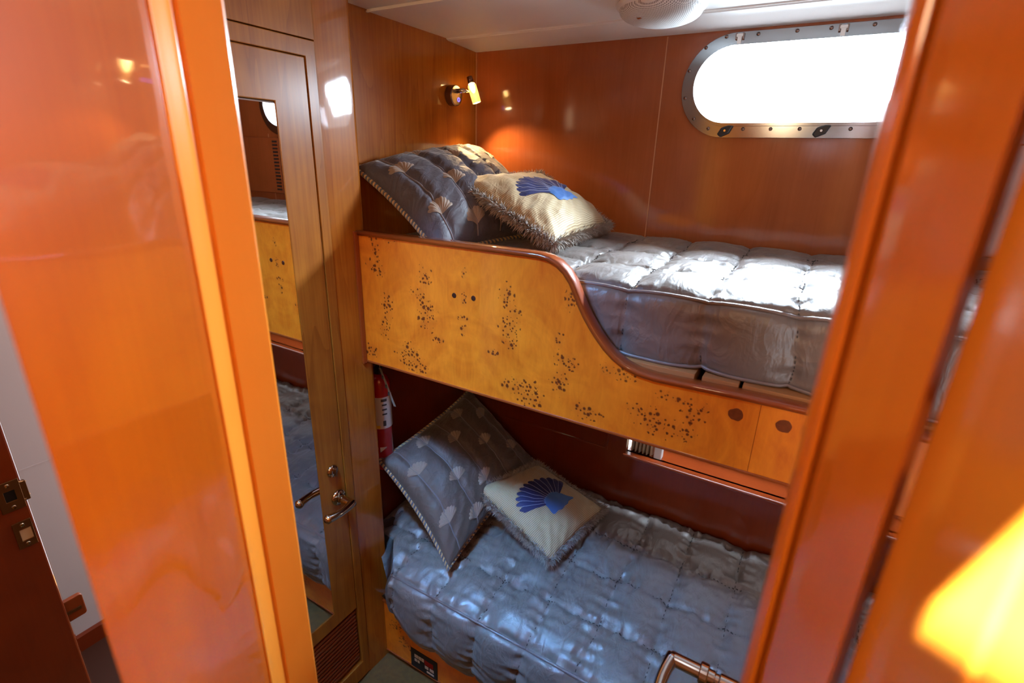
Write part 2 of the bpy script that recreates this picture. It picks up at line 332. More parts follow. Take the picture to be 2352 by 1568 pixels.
# ceiling with an added unseen opening, back-projected from the sun patch it shapes
PX = 0.062
patch = [(0.226, -0.172), (0.171, -0.078), (0.05, 0.14), (0.0, 0.14), (0.0, 0.005), (0.135, -0.108)]
sun_opening = []
for y, z in patch:
    t = (CE+0.02-z)/(-SUN_D.z); p = Vector((PX, y, z))-SUN_D*t; sun_opening.append((p.x, p.y))
print('sun_opening', sun_opening)
bm = nb(); prism(bm, [(-2.15, -1.35), (1.0, -1.35), (1.0, 1.14), (-2.15, 1.14)], [sun_opening], fXY, CE, CE+0.02)
prof = [(1.14, 0.3575), (1.48, 0.3575), (1.49, 0.352), (1.70, 0.343), (1.70, 0.40), (1.14, 0.40)]
prism(bm, prof, [], lambda u, v, t: (t, u, v), -1.2, 1.0)
struct('ceiling', bm, M['vinyl'])
bm = nb(); box(bm, (-1.14, 1.137, 0.3545), (0.95, 1.143, 0.3585)); box(bm, (-1.14, 1.482, 0.3545), (0.95, 1.487, 0.3590))
struct('trim_1', bm, M['vinyl'], label='pale cover strips along the ceiling panel joints')
# window wall (hull side): upper panel with the porthole opening
YW = 1.65
outer_hole = capsule(-0.395, 0.165, 0.102, 0.318)
bm = nb(); prism(bm, rect(-1.14, 1.0, -0.42, 0.345), [outer_hole], fXZ, YW, YW+0.06)
wb = struct('wall_back', bm, M['cherry_wall'], label='cherry panelled hull wall behind both bunks')
seam = simple('pale_seam', (0.50, 0.22, 0.10), 0.4)
bm = nb(); box(bm, (-0.478, YW-0.0012, -0.24), (-0.475, YW+0.002, 0.342)); box(bm, (0.16, YW-0.0012, -0.24), (0.163, YW+0.002, 0.08))
box(bm, (-1.139, YW-0.004, -0.24), (-1.136, YW, 0.343))
link('panel_seam', bm, seam, wb)
# lower half of the hull wall with a framed locker front and an open shelf niche
niche = rect(-0.455, 0.93, -1.022, -0.70)
bm = nb(); prism(bm, rect(-1.20, 1.0, FL, -0.42), [niche], fXZ, YW, YW+0.03)
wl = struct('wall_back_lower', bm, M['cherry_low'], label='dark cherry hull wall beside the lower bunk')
bm = nb(); box(bm, (-0.455, YW+0.12, -1.04), (0.93, YW+0.14, -0.68)); box(bm, (-0.455, YW+0.02, -1.04), (0.93, YW+0.13, -1.022))
link('niche_lining', bm, M['cherry_low'], wl)
bm = nb(); prism(bm, rect(-1.015, -0.525, -1.03, -0.66), [rect(-1.005, -0.535, -1.02, -0.67)], fXZ, YW-0.004, YW+0.004)
link('panel_moulding', bm, M['cherry_low'], wl, bevel=0.002)
bm = nb(); box(bm, (-0.465, YW-0.008, -1.034), (0.93, YW+0.004, -1.022)); link('shelf_rail', bm, M['cherry_low'], wl, bevel=0.005)
# end wall (pillow end)
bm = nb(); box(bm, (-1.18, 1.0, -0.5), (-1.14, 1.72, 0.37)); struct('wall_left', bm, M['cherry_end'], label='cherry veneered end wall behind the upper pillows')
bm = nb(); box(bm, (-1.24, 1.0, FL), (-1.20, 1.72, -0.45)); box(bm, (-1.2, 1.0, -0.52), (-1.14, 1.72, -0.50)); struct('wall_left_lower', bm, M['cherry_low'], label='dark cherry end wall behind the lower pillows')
# right end of the cabin, passage walls
bm = nb(); box(bm, (0.95, 0.0, FL), (1.0, 1.72, 0.40)); struct('wall_right', bm, M['cherry'])
bm = nb(); box(bm, (-2.15, -1.35, FL), (1.0, -1.30, 0.40)); struct('wall_passage', bm, M['cherry'], label='cherry wall closing the passage behind the viewer')
# locker bulkhead: post, header and the part beyond the mirrored door, all on one plane
XL = -1.084
bm = nb(); prism(bm, [(0.9145, 0.245), (0.9145, 0.37), (0.50, 0.37), (0.50, 0.245)], [], fYZ, XL, XL-0.05)
struct('wall_header', bm, M['cherry_satin'], bevel=0.002, label='cherry header panel over the mirrored door')
bm = nb(); cur = [(XL-(1.028-y)**2/2.6, y) for y in [0.9155+(1.018-0.9155)*i/16 for i in range(17)]]+[(XL-0.0006, 1.0215), (XL-0.0025, 1.0225), (XL-0.0015, 1.0245), (XL-0.0035, 1.027), (XL-0.0065, 1.028), (XL-0.05, 1.028), (XL-0.05, 0.9155)]
prism(bm, cur, [], fXY, FL, 0.37)
struct('wall_bulkhead', bm, M['cherry_end'], smooth=False, label='cherry bulkhead post and header around the mirrored door')
bm = nb(); box(bm, (XL-0.09, 0.49, FL), (XL-0.045, 1.0, 0.37)); struct('wall_bulkhead_back', bm, M['dark_seam'])
# mirrored door in that bulkhead
door = empty('door_1', (XL, 0.70, FL)); tag(door, 'cherry door with a tall narrow mirror and brass lever, left of the bunks', kind='structure')
bm = nb(); prism(bm, rect(0.505, 0.9130, FL+0.01, 0.2430), [rect(0.555, 0.885, FL+0.08, 0.208)], fYZ, XL-0.001, XL-0.035)
link('door_frame', bm, M['cherry_satin'], door, bevel=0.0015)
bm = nb(); prism(bm, rect(0.5565, 0.8836, -1.44, 0.2066), [rect(0.565, 0.7935, -1.385, 0.106)], fYZ, XL-0.004, XL-0.03)
link('door_panel', bm, M['cherry_satin'], door, bevel=0.002)
bm = nb(); prism(bm, rect(0.566, 0.793, -1.384, 0.105), [], fYZ, XL-0.0045, XL-0.012); link('mirror', bm, M['mirror'], door, bevel=0.0035)
bm = nb()
for k in range(14):
    z = FL+0.10+k*0.016; box(bm, (XL-0.022, 0.565, z), (XL-0.006, 0.878, z+0.010))
link('louvre', bm, M['cherry_low'], door, bevel=0.002)
bm = nb(); box(bm, (XL-0.032, 0.556, FL+0.08), (XL-0.026, 0.884, -1.44)); link('louvre_backing', bm, M['dark_seam'], door)
def lever(parent, base, ax, grip_dir, L, glen, drop, ring=None, mat=None):
    """rose, shaft, collar and grip of a door lever; ax = direction out of the door face"""
    mat = mat or M['brass']; base = Vector(base); ax = Vector(ax); gd = Vector(grip_dir).normalized()
    h = empty('door_handle', base-parent.location); h.parent = parent
    link('rose', lathe(nb(), [(0.0, 0), (0.025, 0), (0.026, 0.003), (0.022, 0.008), (0.0, 0.010)], base, ax), mat, h, True)
    link('shaft', lathe(nb(), [(0.0, 0.004), (0.0135, 0.004), (0.0135, L*0.36), (0.010, L*0.38), (0.010, L*0.42), (0.0125, L*0.44), (0.0125, L), (0.0, L)], base, ax, 28), mat, h, False)
    if ring: link('collar', lathe(nb(), [(0.0, ring), (0.017, ring), (0.0185, ring+.002), (0.0185, ring+0.013), (0.017, ring+0.015), (0.0, ring+0.015)], base, ax, 28), mat, h, False)
    p0 = base+ax*L; pts = []; rr = []
    for i in range(15):
        t = i/14; pts.append(p0+gd*(glen*t-0.012)+Vector((0, 0, -drop*math.sin(t*PI*0.5)**2))+ax*(0.010*math.sin(t*PI))); rr.append(0.0140-0.0045*math.sin(t*PI*.9)+0.002*t if 0 < i < 14 else 0.006)
    link('grip', tube(nb(), pts, rr, 14), mat, h, True); return h
lever(door, (XL, 0.850, -0.972), (1, 0, 0), (0, -1, 0.06), 0.054, 0.108, 0.004)
t_ = link('privacy_turn', lathe(nb(), [(0.0, 0), (0.019, 0), (0.020, 0.003), (0.016, 0.009), (0.0, 0.011)], (XL, 0.838, -0.873), (1, 0, 0)), M['brass'], door, True)
link('turn_piece', box(nb(), (XL+0.008, 0.835, -0.886), (XL+0.02, 0.841, -0.860)), M['brass'], t_, bevel=0.002)
# ================================================================ near left panel (angled bulkhead end) and its edge post
bm = nb(); prism(bm, [(-0.314, 0.074), (-0.495, 0.255), (-0.53, 0.22), (-0.35, 0.090)], [], fXY, FL, CE)
struct('wall_foreground', bm, M['cherry_near'], bevel=0.003, label='large glossy orange cherry panel filling the left foreground')
bm = nb(); prism(bm, [(-0.495, 0.255), (-0.4945, 0.2575), (-0.5045, 0.2675), (-0.507, 0.2665), (-0.525, 0.24)], [], fXY, FL, CE)
struct('trim_2', bm, M['cherry_lit'], bevel=0.0012, label='thin bead beside the orange foreground panel, its edge highlight put into the pale colour')  # highlight along the moulding edge is painted by the lighter cherry
bm = nb(); prism(bm, [(-0.507, 0.2665), (-0.540, 0.2995), (-0.5365, 0.3035), (-0.5335, 0.347), (-0.60, 0.352), (-0.58, 0.24), (-0.530, 0.235)], [], fXY, FL, CE)
struct('trim_3', bm, M['cherry_lit'], bevel=0.003, label='solid cherry door post at the edge of the foreground panel')  # brighter facing of the post is put into its lighter cherry colour
# ================================================================ near right post and sunlit panel
bm = nb()
prism(bm, [(0.0172, 0.352), (0.0185, 0.345), (0.0225, 0.337), (0.0255, 0.336), (0.0262, 0.343), (0.0285, 0.341), (0.029, 0.330), (0.034, 0.312), (0.0520, 0.258), (0.0600, 0.275), (0.062, 0.40), (0.025, 0.40), (0.0180, 0.385)], [], fXY, FL, CE)
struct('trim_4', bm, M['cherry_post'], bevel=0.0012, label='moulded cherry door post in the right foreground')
bm = nb(); prism(bm, [(0.0590, 0.262), (0.0622, 0.224), (0.0622, 0.1625), (0.0640, 0.1605), (0.0640, 0.1585), (0.0622, 0.1565), (0.0622, -0.2), (0.08, -1.30), (0.13, -1.30), (0.13, 0.27)], [], fXY, FL, CE)
struct('wall_foreground_right', bm, M['cherry_lit'], bevel=0.001, label='sunlit orange cherry panel at the right edge')
# cabin door folded back against the right side, behind the post
leaf = empty('door_2', (0.068, 0.62, FL)); tag(leaf, 'cabin door standing open behind the right post, only its lever showing', kind='structure')
bm = nb(); box(bm, (0.052, 0.405, FL+0.01), (0.085, 0.83, 0.33)); link('door_leaf', bm, M['cherry'], leaf, bevel=0.003)
lever(leaf, (0.052, 0.75, -0.852), (-1, 0, 0), (0, -1, -0.10), 0.125, 0.125, 0.010, ring=0.065, mat=M['chrome'])
# ================================================================ head compartment glimpsed at the far left
bm = nb(); box(bm, (-2.10, -1.3, FL+0.07), (-2.05, 1.0, 0.36)); box(bm, (-2.0505, 0.0, -0.99), (-2.049, 1.0, -0.985))
struct('wall_far_left', bm, M['white_wall'], label='plain white wall seen past the foreground panel')
struct('baseboard_left', box(nb(), (-2.06, -1.3, FL), (-2.03, 1.0, FL+0.075)), M['cherry_low'])
bm = nb(); prism(bm, [(-1.56, 0.305), (-1.60, 0.315), (-1.66, 0.285), (-1.60, -0.25), (-1.52, -0.25), (-1.545, 0.10)], [], fXY, FL, CE)
jm = struct('trim_5', bm, M['cherry_low'], bevel=0.004, label='dark cherry door jamb with strike plates at the lower left')
def onjamb(y): # face point of the jamb
    return -1.545-(y-0.10)/(0.205)*0.015
def strike(y0, y1, z0, z1, hole, hm, lip=False):
    yc = (y0+y1)/2; x = onjamb(yc)+0.002
    bm = nb(); prism(bm, rect(y0, y1, z0, z1), [rect(*hole)], fYZ, x+0.002, x-0.0015)
    o = link('strike_plate', bm, M['plate'], jm, bevel=0.001)
    link('strike_recess', box(nb(), (x-0.002, hole[0], hole[2]), (x-0.0005, hole[1], hole[3])), hm, o)
    bm = nb()
    for z in (z0+0.010, z1-0.010): lathe(bm, [(0.0, 0.0), (0.005, 0.0), (0.004, 0.0016), (0.0, 0.002)], (x+0.002, yc, z), (1, 0, 0), 12)
    link('plate_screw', bm, M['brass'], o)
    if lip:
        bm = nb(); tube(bm, [(x, y1-0.002, z1-0.012), (x-0.004, y1+0.008, z1-0.016), (x-0.014, y1+0.014, z1-0.022)], 0.003, 8)
        tube(bm, [(x, y1-0.002, z0+0.018), (x-0.004, y1+0.008, z0+0.018), (x-0.014, y1+0.014, z0+0.022)], 0.003, 8)
        box(bm, (x-0.012, y1-0.002, z0+0.014), (x, y1+0.012, z1-0.014)); link('strike_lip', bm, M['plate'], o, bevel=0.002)
strike(0.255, 0.300, -0.845, -0.765, (0.268, 0.288, -0.818, -0.790), M['black'], True)
strike(0.262, 0.298, -0.955, -0.880, (0.272, 0.294, -0.935, -0.903), M['cream'])
lt = empty('cabinet_latch', (-1.57, 0.325, -1.235)); tag(lt, 'small dark brown square catch sticking out of the jamb at lower left', 'latch')
bm = nb(); prism(bm, [(0.300, -1.250), (0.345, -1.250), (0.350, -1.245), (0.350, -1.185), (0.345, -1.18), (0.300, -1.18)], [], fYZ, -1.575, -1.590); link('latch_plate', bm, M['rail'], lt, bevel=0.003)
link('latch_bolt', box(nb(), (-1.575, 0.305, -1.222), (-1.570, 0.340, -1.214)), M['plate'], lt)

struct('trim_6', box(nb(), (-2.03, -1.0, FL), (-1.30, 0.55, FL+0.012)), M['dark_seam'], label='dark sole of the side compartment')
# ================================================================ porthole window
win = empty('window_1', (-0.09, YW, 0.21)); tag(win, 'long round-ended porthole in a polished steel frame', kind='structure')
bm = nb(); prism(bm, capsule(-0.417, 0.192, 0.075, 0.337, 28), [capsule(-0.384, 0.157, 0.112, 0.307, 28)], fXZ, YW-0.008, YW+0.0)
link('window_frame', bm, M['frame_steel'], win, bevel=0.004, seg=3)
bm = nb(); prism(bm, capsule(-0.391, 0.164, 0.105, 0.314, 28), [capsule(-0.383, 0.156, 0.113, 0.306, 28)], fXZ, YW-0.014, YW+0.05)
link('window_rim', bm, M['frame_steel'], win, bevel=0.0015)
bm = nb(); prism(bm, capsule(-0.385, 0.158, 0.111, 0.308, 28), [], fXZ, YW+0.035, YW+0.039); link('pane', bm, M['pane'], win)
scr = [(-0.372, 0.120), (-0.404, 0.175), (-0.402, 0.245), (-0.365, 0.300), (-0.315, 0.323), (-0.236, 0.3235), (-0.145, 0.3235), (-0.07, 0.3235), (-0.328, 0.094), (-0.235, 0.0925), (-0.165, 0.0925), (-0.095, 0.0925), (0.02, 0.0925), (0.02, 0.3235)]
s0 = None
for x, z in scr:
    if s0 is None:
        s0 = link('screw', lathe(nb(), [(0.0, 0), (0.0052, 0), (0.0046, 0.0018), (0.0, 0.0022)], (0, 0, 0), (0, -1, 0), 14), M['bronze'], None, True)
        s0.parent = win; s = s0
    else: s = s0.copy(); C.objects.link(s); s.parent = win
    s.location = Vector((x, YW-0.008, z))-win.location
for x in (-0.282, -0.045):
    bm = nb(); prism(bm, [(x-0.019, 0.084), (x-0.010, 0.076), (x+0.012, 0.086), (x+0.022, 0.106), (x+0.008, 0.107), (x-0.010, 0.101)], [], fXZ, YW-0.017, YW-0.008)
    lo = link('window_latch', bm, M['black'], win, bevel=0.003); lathe(bm2 := nb(), [(0.0, 0), (0.004, 0), (0.003, 0.002), (0.0, 0.002)], (x+0.001, YW-0.017, 0.093), (0, -1, 0), 12); link('latch_pin', bm2, M['chrome'], lo)
for x in (-0.280, -0.043):
    bm = nb(); box(bm, (x-0.011, YW-0.016, 0.318), (x-0.006, YW-0.006, 0.334)); box(bm, (x+0.006, YW-0.016, 0.318), (x+0.011, YW-0.006, 0.334)); link('hinge_bracket', bm, M['bronze'], win, bevel=0.001)
    bm = nb(); tube(bm, [(x-0.008, YW-0.013, 0.328), (x+0.008, YW-0.013, 0.328)], 0.0045, 12); box(bm, (x-0.005, YW-0.016, 0.308), (x+0.005, YW-0.010, 0.330)); link('hinge_knuckle', bm, M['white_plastic'], win)

# ================================================================ bunk boards
crv = [(-0.62, -0.198), (-0.56, -0.198), (-0.518, -0.1985), (-0.495, -0.202), (-0.473, -0.211), (-0.452, -0.227), (-0.436, -0.247), (-0.424, -0.270), (-0.411, -0.294), (-0.398, -0.316), (-0.382, -0.338), (-0.365, -0.359), (-0.346, -0.379), (-0.325, -0.396), (-0.300, -0.410), (-0.270, -0.419), (-0.235, -0.4225), (-0.18, -0.4215), (-0.07, -0.418), (0.3, -0.417), (0.95, -0.417)]
top = [(-1.084, -0.2005)]+crv
def bunkboard(name, toppts, zbot, lab, dz=0):
    root = empty(name, (-0.07, 1.33, zbot)); tag(root, lab, 'bunk')
    bm = nb(); prism(bm, list(toppts)+[(0.95, zbot), (-1.084, zbot)], [], fXZ, 1.0, 1.022); e = link('leeboard', bm, M['burl'], root)
    bm = nb(); pts = [Vector((x, 0, z)) for x, z in toppts]; rings = []
    P8 = [(-0.005, -0.007), (-0.008, -0.002), (-0.007, 0.003), (-0.002, 0.006), (0.024, 0.006), (0.029, 0.003), (0.030, -0.002), (0.027, -0.007)]
    for i, p in enumerate(pts):
        t = (pts[min(i+1, len(pts)-1)]-pts[max(i-1, 0)]).normalized(); n = Vector((-t.z, 0, t.x))
        rings.append([bm.verts.new((p.x+n.x*h, 1.0+d, p.z+n.z*h)) for d, h in P8])
    for a, c in zip(rings, rings[1:]):
        for k in range(8): bm.faces.new((a[k], a[(k+1) % 8], c[(k+1) % 8], c[k]))
    bm.faces.new(rings[0]); bm.faces.new(rings[-1])
    link('top_rail', bm, M['rail'], e, True)
    bm = nb(); box(bm, (-1.084, 0.997, zbot-0.004), (0.95, 1.024, zbot+0.002)); link('bottom_edging', bm, M['rail'], e, bevel=0.0015)
    return root, e
base, ub = bunkboard('bunk', top, -0.577, 'upper bunk with an S-curved burl veneer leeboard and dark top rail')
bm = nb(); box(bm, (-1.088, 0.985, -0.585), (-1.078, 0.9995, -0.197)); link('end_edging', bm, M['rail'], ub, bevel=0.002)
for x, z in ((-0.755, -0.327), (-0.696, -0.325)):
    bm = nb(); lathe(bm, [(0.0, 0), (0.0068, 0), (0.0062, 0.0008), (0.0, 0.001)], (x, 1.0, z), (0, -1, 0), 20); link('screw_plug', bm, M['plug'], ub)
for x, z, r in ((-0.068, -0.459, 0.014), (0.017, -0.459, 0.014)):
    bm = nb(); pts = [(x+r*(1+0.16*noise.noise(Vector((math.cos(a)*1.7, math.sin(a)*1.7, x*9))))*math.cos(a), z+r*(1+0.2*noise.noise(Vector((math.cos(a)*1.7, math.sin(a)*1.7, x*9+4))))*math.sin(a)*0.95) for a in [2*PI*i/28 for i in range(28)]]
    prism(bm, pts, [], fXZ, 0.9993, 1.001); link('veneer_knot', bm, M['knot'], ub)
bm = nb(); box(bm, (-0.028, 0.9994, -0.575), (-0.0272, 1.001, -0.424)); link('veneer_joint', bm, M['rail'], ub)
# upper base: slat planks under the mattress
link('base_panel', box(nb(), (-1.135, 1.025, -0.57), (0.94, 1.645, -0.430)), M['cherry_low'], base)
for x0, x1 in ((-0.32, -0.16), (-0.145, -0.075), (-0.068, 0.30), (0.31, 0.60)):
    link('plank', box(nb(), (x0, 1.026, -0.430), (x1, 1.10, -0.406)), M['plank'], base, bevel=0.001)
ltop = [(-1.084, -1.505), (-1.04, -1.510), (-1.00, -1.525), (-0.96, -1.552), (-0.92, -1.568), (-0.80, -1.576), (0.0, -1.578), (0.95, -1.578)]
lb2, lb = bunkboard('bunk', ltop, -1.745, 'lower bunk with a burl veneer front close to the floor')
link('base_box', box(nb(), (-1.195, 1.025, FL), (0.94, 1.645, -1.582)), M['cherry_low'], lb2)
link('toe_kick', box(nb(), (-1.08, 1.02, FL), (0.94, 1.03, -1.74)), M['dark_seam'], lb2)
# sticker
st = empty('sticker', (-0.90, 0.998, -1.74)); tag(st, 'black sticker with white and red print on the lower bunk front', 'sticker')
def par(x0, x1, z0, z1, name, mat, y, dz=0): link(name, box(nb(), (x0, y, z0), (x1, y+0.0012, z1)), mat, st)
par(-0.962, -0.842, -1.742, -1.655, 'backing', M['black'], 0.9975)
for x0, x1, z0, z1 in ((-0.945, -0.928, -1.692, -1.677), (-0.926, -0.914, -1.692, -1.677), (-0.912, -0.902, -1.692, -1.677), (-0.945, -0.934, -1.710, -1.698), (-0.931, -0.922, -1.710, -1.698), (-0.898, -0.882, -1.716, -1.703), (-0.876, -0.858, -1.716, -1.703), (-0.890, -0.858, -1.732, -1.724)):
    par(x0, x1, z0, z1, 'print', M['whiteink'], 0.9968)
par(-0.899, -0.860, -1.699, -1.677, 'red_print', M['redink'], 0.9968)

# ================================================================ bed covers
def nz(x, y, s, o=0): return noise.noise(Vector((x*s+o, y*s+o*1.7, o*0.3)))
def cover(name, label, prof_top, x0, x1, q, puff, wr, seedo, piping_s, bottom_fn=None, stitch_from=0.0, step=0.0065):
    """quilted spread: profile (y,z) from the hanging front hem over the top to the wall, swept along X"""
    pts = [Vector((0, y, z)) for y, z in prof_top]; seg = [(b_-a).length for a, b_ in zip(pts, pts[1:])]; L = sum(seg)
    def prof(s):
        s = max(0, min(L, s)); k = 0
        while k < len(seg)-1 and s > seg[k]: s -= seg[k]; k += 1
        t = s/seg[k]; return pts[k].lerp(pts[k+1], t)
    def frame(s):
        p = sum((prof(s+d) for d in (-0.02, -0.01, 0, 0.01, 0.02)), Vector())/5
        t = (prof(s+0.02)-prof(s-0.02)); t = t.normalized() if t.length > 1e-6 else Vector((0, 1, 0)); return p, Vector((0, -t.z, t.y))
    def q_off(x, s):
        xw = x+0.016*nz(x, s, 5, seedo)+0.004*nz(x, s, 22, seedo+3); sw = (s-piping_s)+0.014*nz(x, s, 5, seedo+9) if s > piping_s else 0.5*q
        cx = abs(math.sin(PI*xw/q)); cs = abs(math.sin(PI*sw/q)) if s > piping_s else min(1.0, 6*abs(math.sin(PI*s/(piping_s or 1)))+0.25)
        a = (cx**0.42)*(cs**0.42)
        edge = min(1.0, (1-cx)**2+(1-cs)**2) if s > piping_s else (1-cx)**2*0.6
        rid = 1-abs(nz(x*1.0, s*2.2, 13, seedo+5))*2.4
        rad = 1-abs(nz(x*2.4+0.2*s, s, 24, seedo+7))*2.4
        gx = max(0, 1-cx)**1.3*(nz(s*44, x*7, 1, seedo+21)*0.9); gs = (max(0, 1-cs)**1.3*(nz(x*44, s*7, 1, seedo+31)*0.9)) if s > piping_s else 0
        return wr*0.75*(gx+gs)+puff*(a-0.5)+wr*0.35*nz(x, s, 9, seedo+2)+wr*0.28*rid*(0.25+edge)+wr*0.25*rad*(0.15+edge)
    def S(x, s, off=0):
        p, n = frame(s); d = q_off(x, s)
        dz = bottom_fn(x)*(1-min(1, s/(piping_s or 1))) if bottom_fn else 0
        f = min(1, (x-x0)/0.03+0.15)
        r_ = Vector((x, p.y, p.z+dz))+n*(d*f+off)
        if r_.y < 1.07: r_.x = max(r_.x, -1.078+0.080*max(0, min(1, (1.06-r_.y)/0.09))+0.0005*(x-x0))
        return r_
    nx = int((x1-x0)/step); ns = int(L/step); bm = nb(); grid = []
    for i in range(nx+1):
        x = x0+(x1-x0)*i/nx; grid.append([bm.verts.new(S(x, L*j/ns)) for j in range(ns+1)])
    for i in range(nx):
        for j in range(ns): bm.faces.new((grid[i][j], grid[i+1][j], grid[i+1][j+1], grid[i][j+1]))
    # closed underneath and at the ends
    zb = prof_top[0][1]-0.002; yb = prof_top[-1][0]; fy = prof_top[0][0]+0.035
    A = [bm.verts.new((x0+(x1-x0)*i/nx, fy, zb+0.004+(bottom_fn(x0+(x1-x0)*i/nx) if bottom_fn else 0))) for i in range(nx+1)]; B = [bm.verts.new((x0+(x1-x0)*i/nx, yb, zb+0.004)) for i in range(nx+1)]
    for i in range(nx):
        bm.faces.new((grid[i][0], A[i], A[i+1], grid[i+1][0])); bm.faces.new((A[i], B[i], B[i+1], A[i+1])); bm.faces.new((B[i], grid[i][ns], grid[i+1][ns], B[i+1]))
    for i in (0, nx): bm.faces.new([A[i]]+[grid[i][j] for j in range(ns+1)]+[B[i]])
    e = empty(name, ((x0+x1)/2, 1.33, zb)); tag(e, label, 'bedspread')
    link('quilted_cover', bm, M['spread'], e, True, recalc=True)
    # piping along the front edges
    for sp, nm in ((piping_s, 'piping'), (0.004, 'hem_piping')):
        link(nm, tube(nb(), [S(x0+0.01+(x1-x0-0.02)*i/300, sp, 0.0035) for i in range(301)], 0.0042, 8), M['piping'], e, True)
    # stitched seams
    bm = nb()
    def seamline(f, n):
        pr = [f(i/n) for i in range(n+1)]
        for i in range(0, n, 2): tube(bm, [S(*pr[i], 0.0042), S(*pr[min(i+1, n)], 0.0034)], 0.0017, 4)
    k = math.ceil(x0/q)
    while k*q < x1:
        def f(t, k=k):
            s = stitch_from+(L-stitch_from-0.01)*t; x = k*q
            for _ in range(3): x = k*q-(0.016*nz(x, s, 5, seedo)+0.004*nz(x, s, 22, seedo+3))
            return (x, s)
        if x0+0.02 < k*q < x1-0.02: seamline(f, 150)
        k += 1
    k = 1
    while piping_s+k*q < L-0.03:
        def f(t, k=k):
            x = x0+0.02+(x1-x0-0.04)*t; s = piping_s+k*q
            for _ in range(3): s = piping_s+k*q-0.014*nz(x, s, 5, seedo+9)
            return (x, s)
        seamline(f, 360); k += 1
    so_ = link('quilt_stitching', bm, M['stitch'], e); so_['kind'] = 'stuff'
    return e, S
cover('bedspread', 'pale blue-grey quilted bedspread on the upper bunk, lit by the porthole', [(1.058, -0.406), (1.048, -0.375), (1.046, -0.30), (1.048, -0.266), (1.062, -0.250), (1.12, -0.240), (1.35, -0.232), (1.64, -0.226)], -1.130, 0.93, 0.160, 0.022, 0.012, 3.1, 0.152)
def lowhem(x): return 0.085*max(0, min(1, (-0.86-x)/0.20))**1.2
cover('bedspread', 'dark blue-grey quilted bedspread hanging over the front of the lower bunk', [(0.980, -1.572), (0.958, -1.53), (0.945, -1.45), (0.942, -1.38), (0.950, -1.335), (0.975, -1.312), (1.10, -1.285), (1.35, -1.262), (1.64, -1.235)], -1.185, 0.93, 0.165, 0.026, 0.021, 11.7, 0.265, bottom_fn=lowhem)

# ================================================================ cushions
class Cushion:
    """corners L,T,R,B: u runs L->B, v runs L->T ; front side = outward n"""
    def __init__(s, L, T, R, B, h, flip=1, lines=(), sd=0, pinch=0.07, hb=None):
        s.c = [Vector(p) for p in (L, T, R, B)]; s.h = h; s.lines = lines; s.sd = sd; s.pinch = pinch; s.hb = hb or h
        L, T, R, B = s.c; s.n = ((B-L)+(R-T)).cross((T-L)+(R-B)).normalized()*flip
    def mid(s, u, v):
        L, T, R, B = s.c; U = u*2-1; V = v*2-1
        u2 = 0.5+0.5*U*(1-s.pinch*(1-V*V)); v2 = 0.5+0.5*V*(1-s.pinch*(1-U*U))
        return L*(1-u2)*(1-v2)+B*u2*(1-v2)+T*(1-u2)*v2+R*u2*v2
    def S(s, u, v, side=1, off=0.0):
        U = u*2-1; V = v*2-1; e = max(0.0, (1-U*U)*(1-V*V))
        h = (s.h if side > 0 else s.hb)*(e**0.42)
        for l in s.lines: h *= 1-0.13*math.exp(-((v-l)/0.022)**2)
        m = min(1, e*6); h += m*(0.007*nz(u, v, 2.3, s.sd)+0.004*nz(u*1.0, v*2.0, 5.5, s.sd+4)*1.0)
        # pulled creases near the seams
        h += 0.0035*m*(1-m*0.6)*math.sin(40*(u+v)+6*nz(u, v, 3, s.sd+8))
        return s.mid(u, v)+s.n*(side*h+(off if side > 0 else -off))
    def body(s, name, mat, parent, N=70):
        bm = nb(); uvl = bm.loops.layers.uv.new('UVMap'); F = []; Bk = []
        for i in range(N+1):
            a = (1-math.cos(PI*i/N))/2; F.append([]); Bk.append([])
            for j in range(N+1):
                b_ = (1-math.cos(PI*j/N))/2; vf = bm.verts.new(s.S(a, b_)); F[-1].append(vf)
                Bk[-1].append(vf if i in (0, N) or j in (0, N) else bm.verts.new(s.S(a, b_, -1)))
        cc = lambda i: (1-math.cos(PI*i/N))/2
        for i in range(N):
            for j in range(N):
                f = bm.faces.new((F[i][j], F[i+1][j], F[i+1][j+1], F[i][j+1]))
                for lo, (a, b_) in zip(f.loops, ((i, j), (i+1, j), (i+1, j+1), (i, j+1))): lo[uvl].uv = (cc(a), cc(b_))
                try:
                    f = bm.faces.new((Bk[i][j], Bk[i][j+1], Bk[i+1][j+1], Bk[i+1][j]))
                    for lo, (a, b_) in zip(f.loops, ((i, j), (i, j+1), (i+1, j+1), (i+1, j))): lo[uvl].uv = (cc(a), cc(b_))
                except ValueError: pass
        return link(name, bm, mat, parent, True)
    def rim(s, t):
        t = (t % 1)*4; k = int(t); f = t-k
        return s.mid(*((f, 0), (1, f), (1-f, 1), (0, 1-f))[k])
def fan_outline(n=9, spread=1.15, scallop=0.05):
    """scallop shell fan; hinge at origin, opens along -u; radius 1"""
    pts = [(0.0, 0.0)]
    for i in range(n*6+1):
        t = i/(n*6); a = -spread+2*spread*t; r = (1-scallop)+scallop*abs(math.sin(PI*t*n))*1.6
        r *= 0.86+0.14*math.cos(a*0.9); pts.append((-r*math.cos(a), r*math.sin(a)))
    return pts
def on_cushion(cu, center, size, rot, pts2, off):
    au = (cu.c[3]-cu.c[0]).length; av = (cu.c[1]-cu.c[0]).length; out = []
    for x, y in pts2:
        X = (x*math.cos(rot)-y*math.sin(rot))*size; Y = (x*math.sin(rot)+y*math.cos(rot))*size
        out.append(cu.S(min(.99, max(.01, center[0]+X/au)), min(.99, max(.01, center[1]+Y/av)), 1, off))
    return out
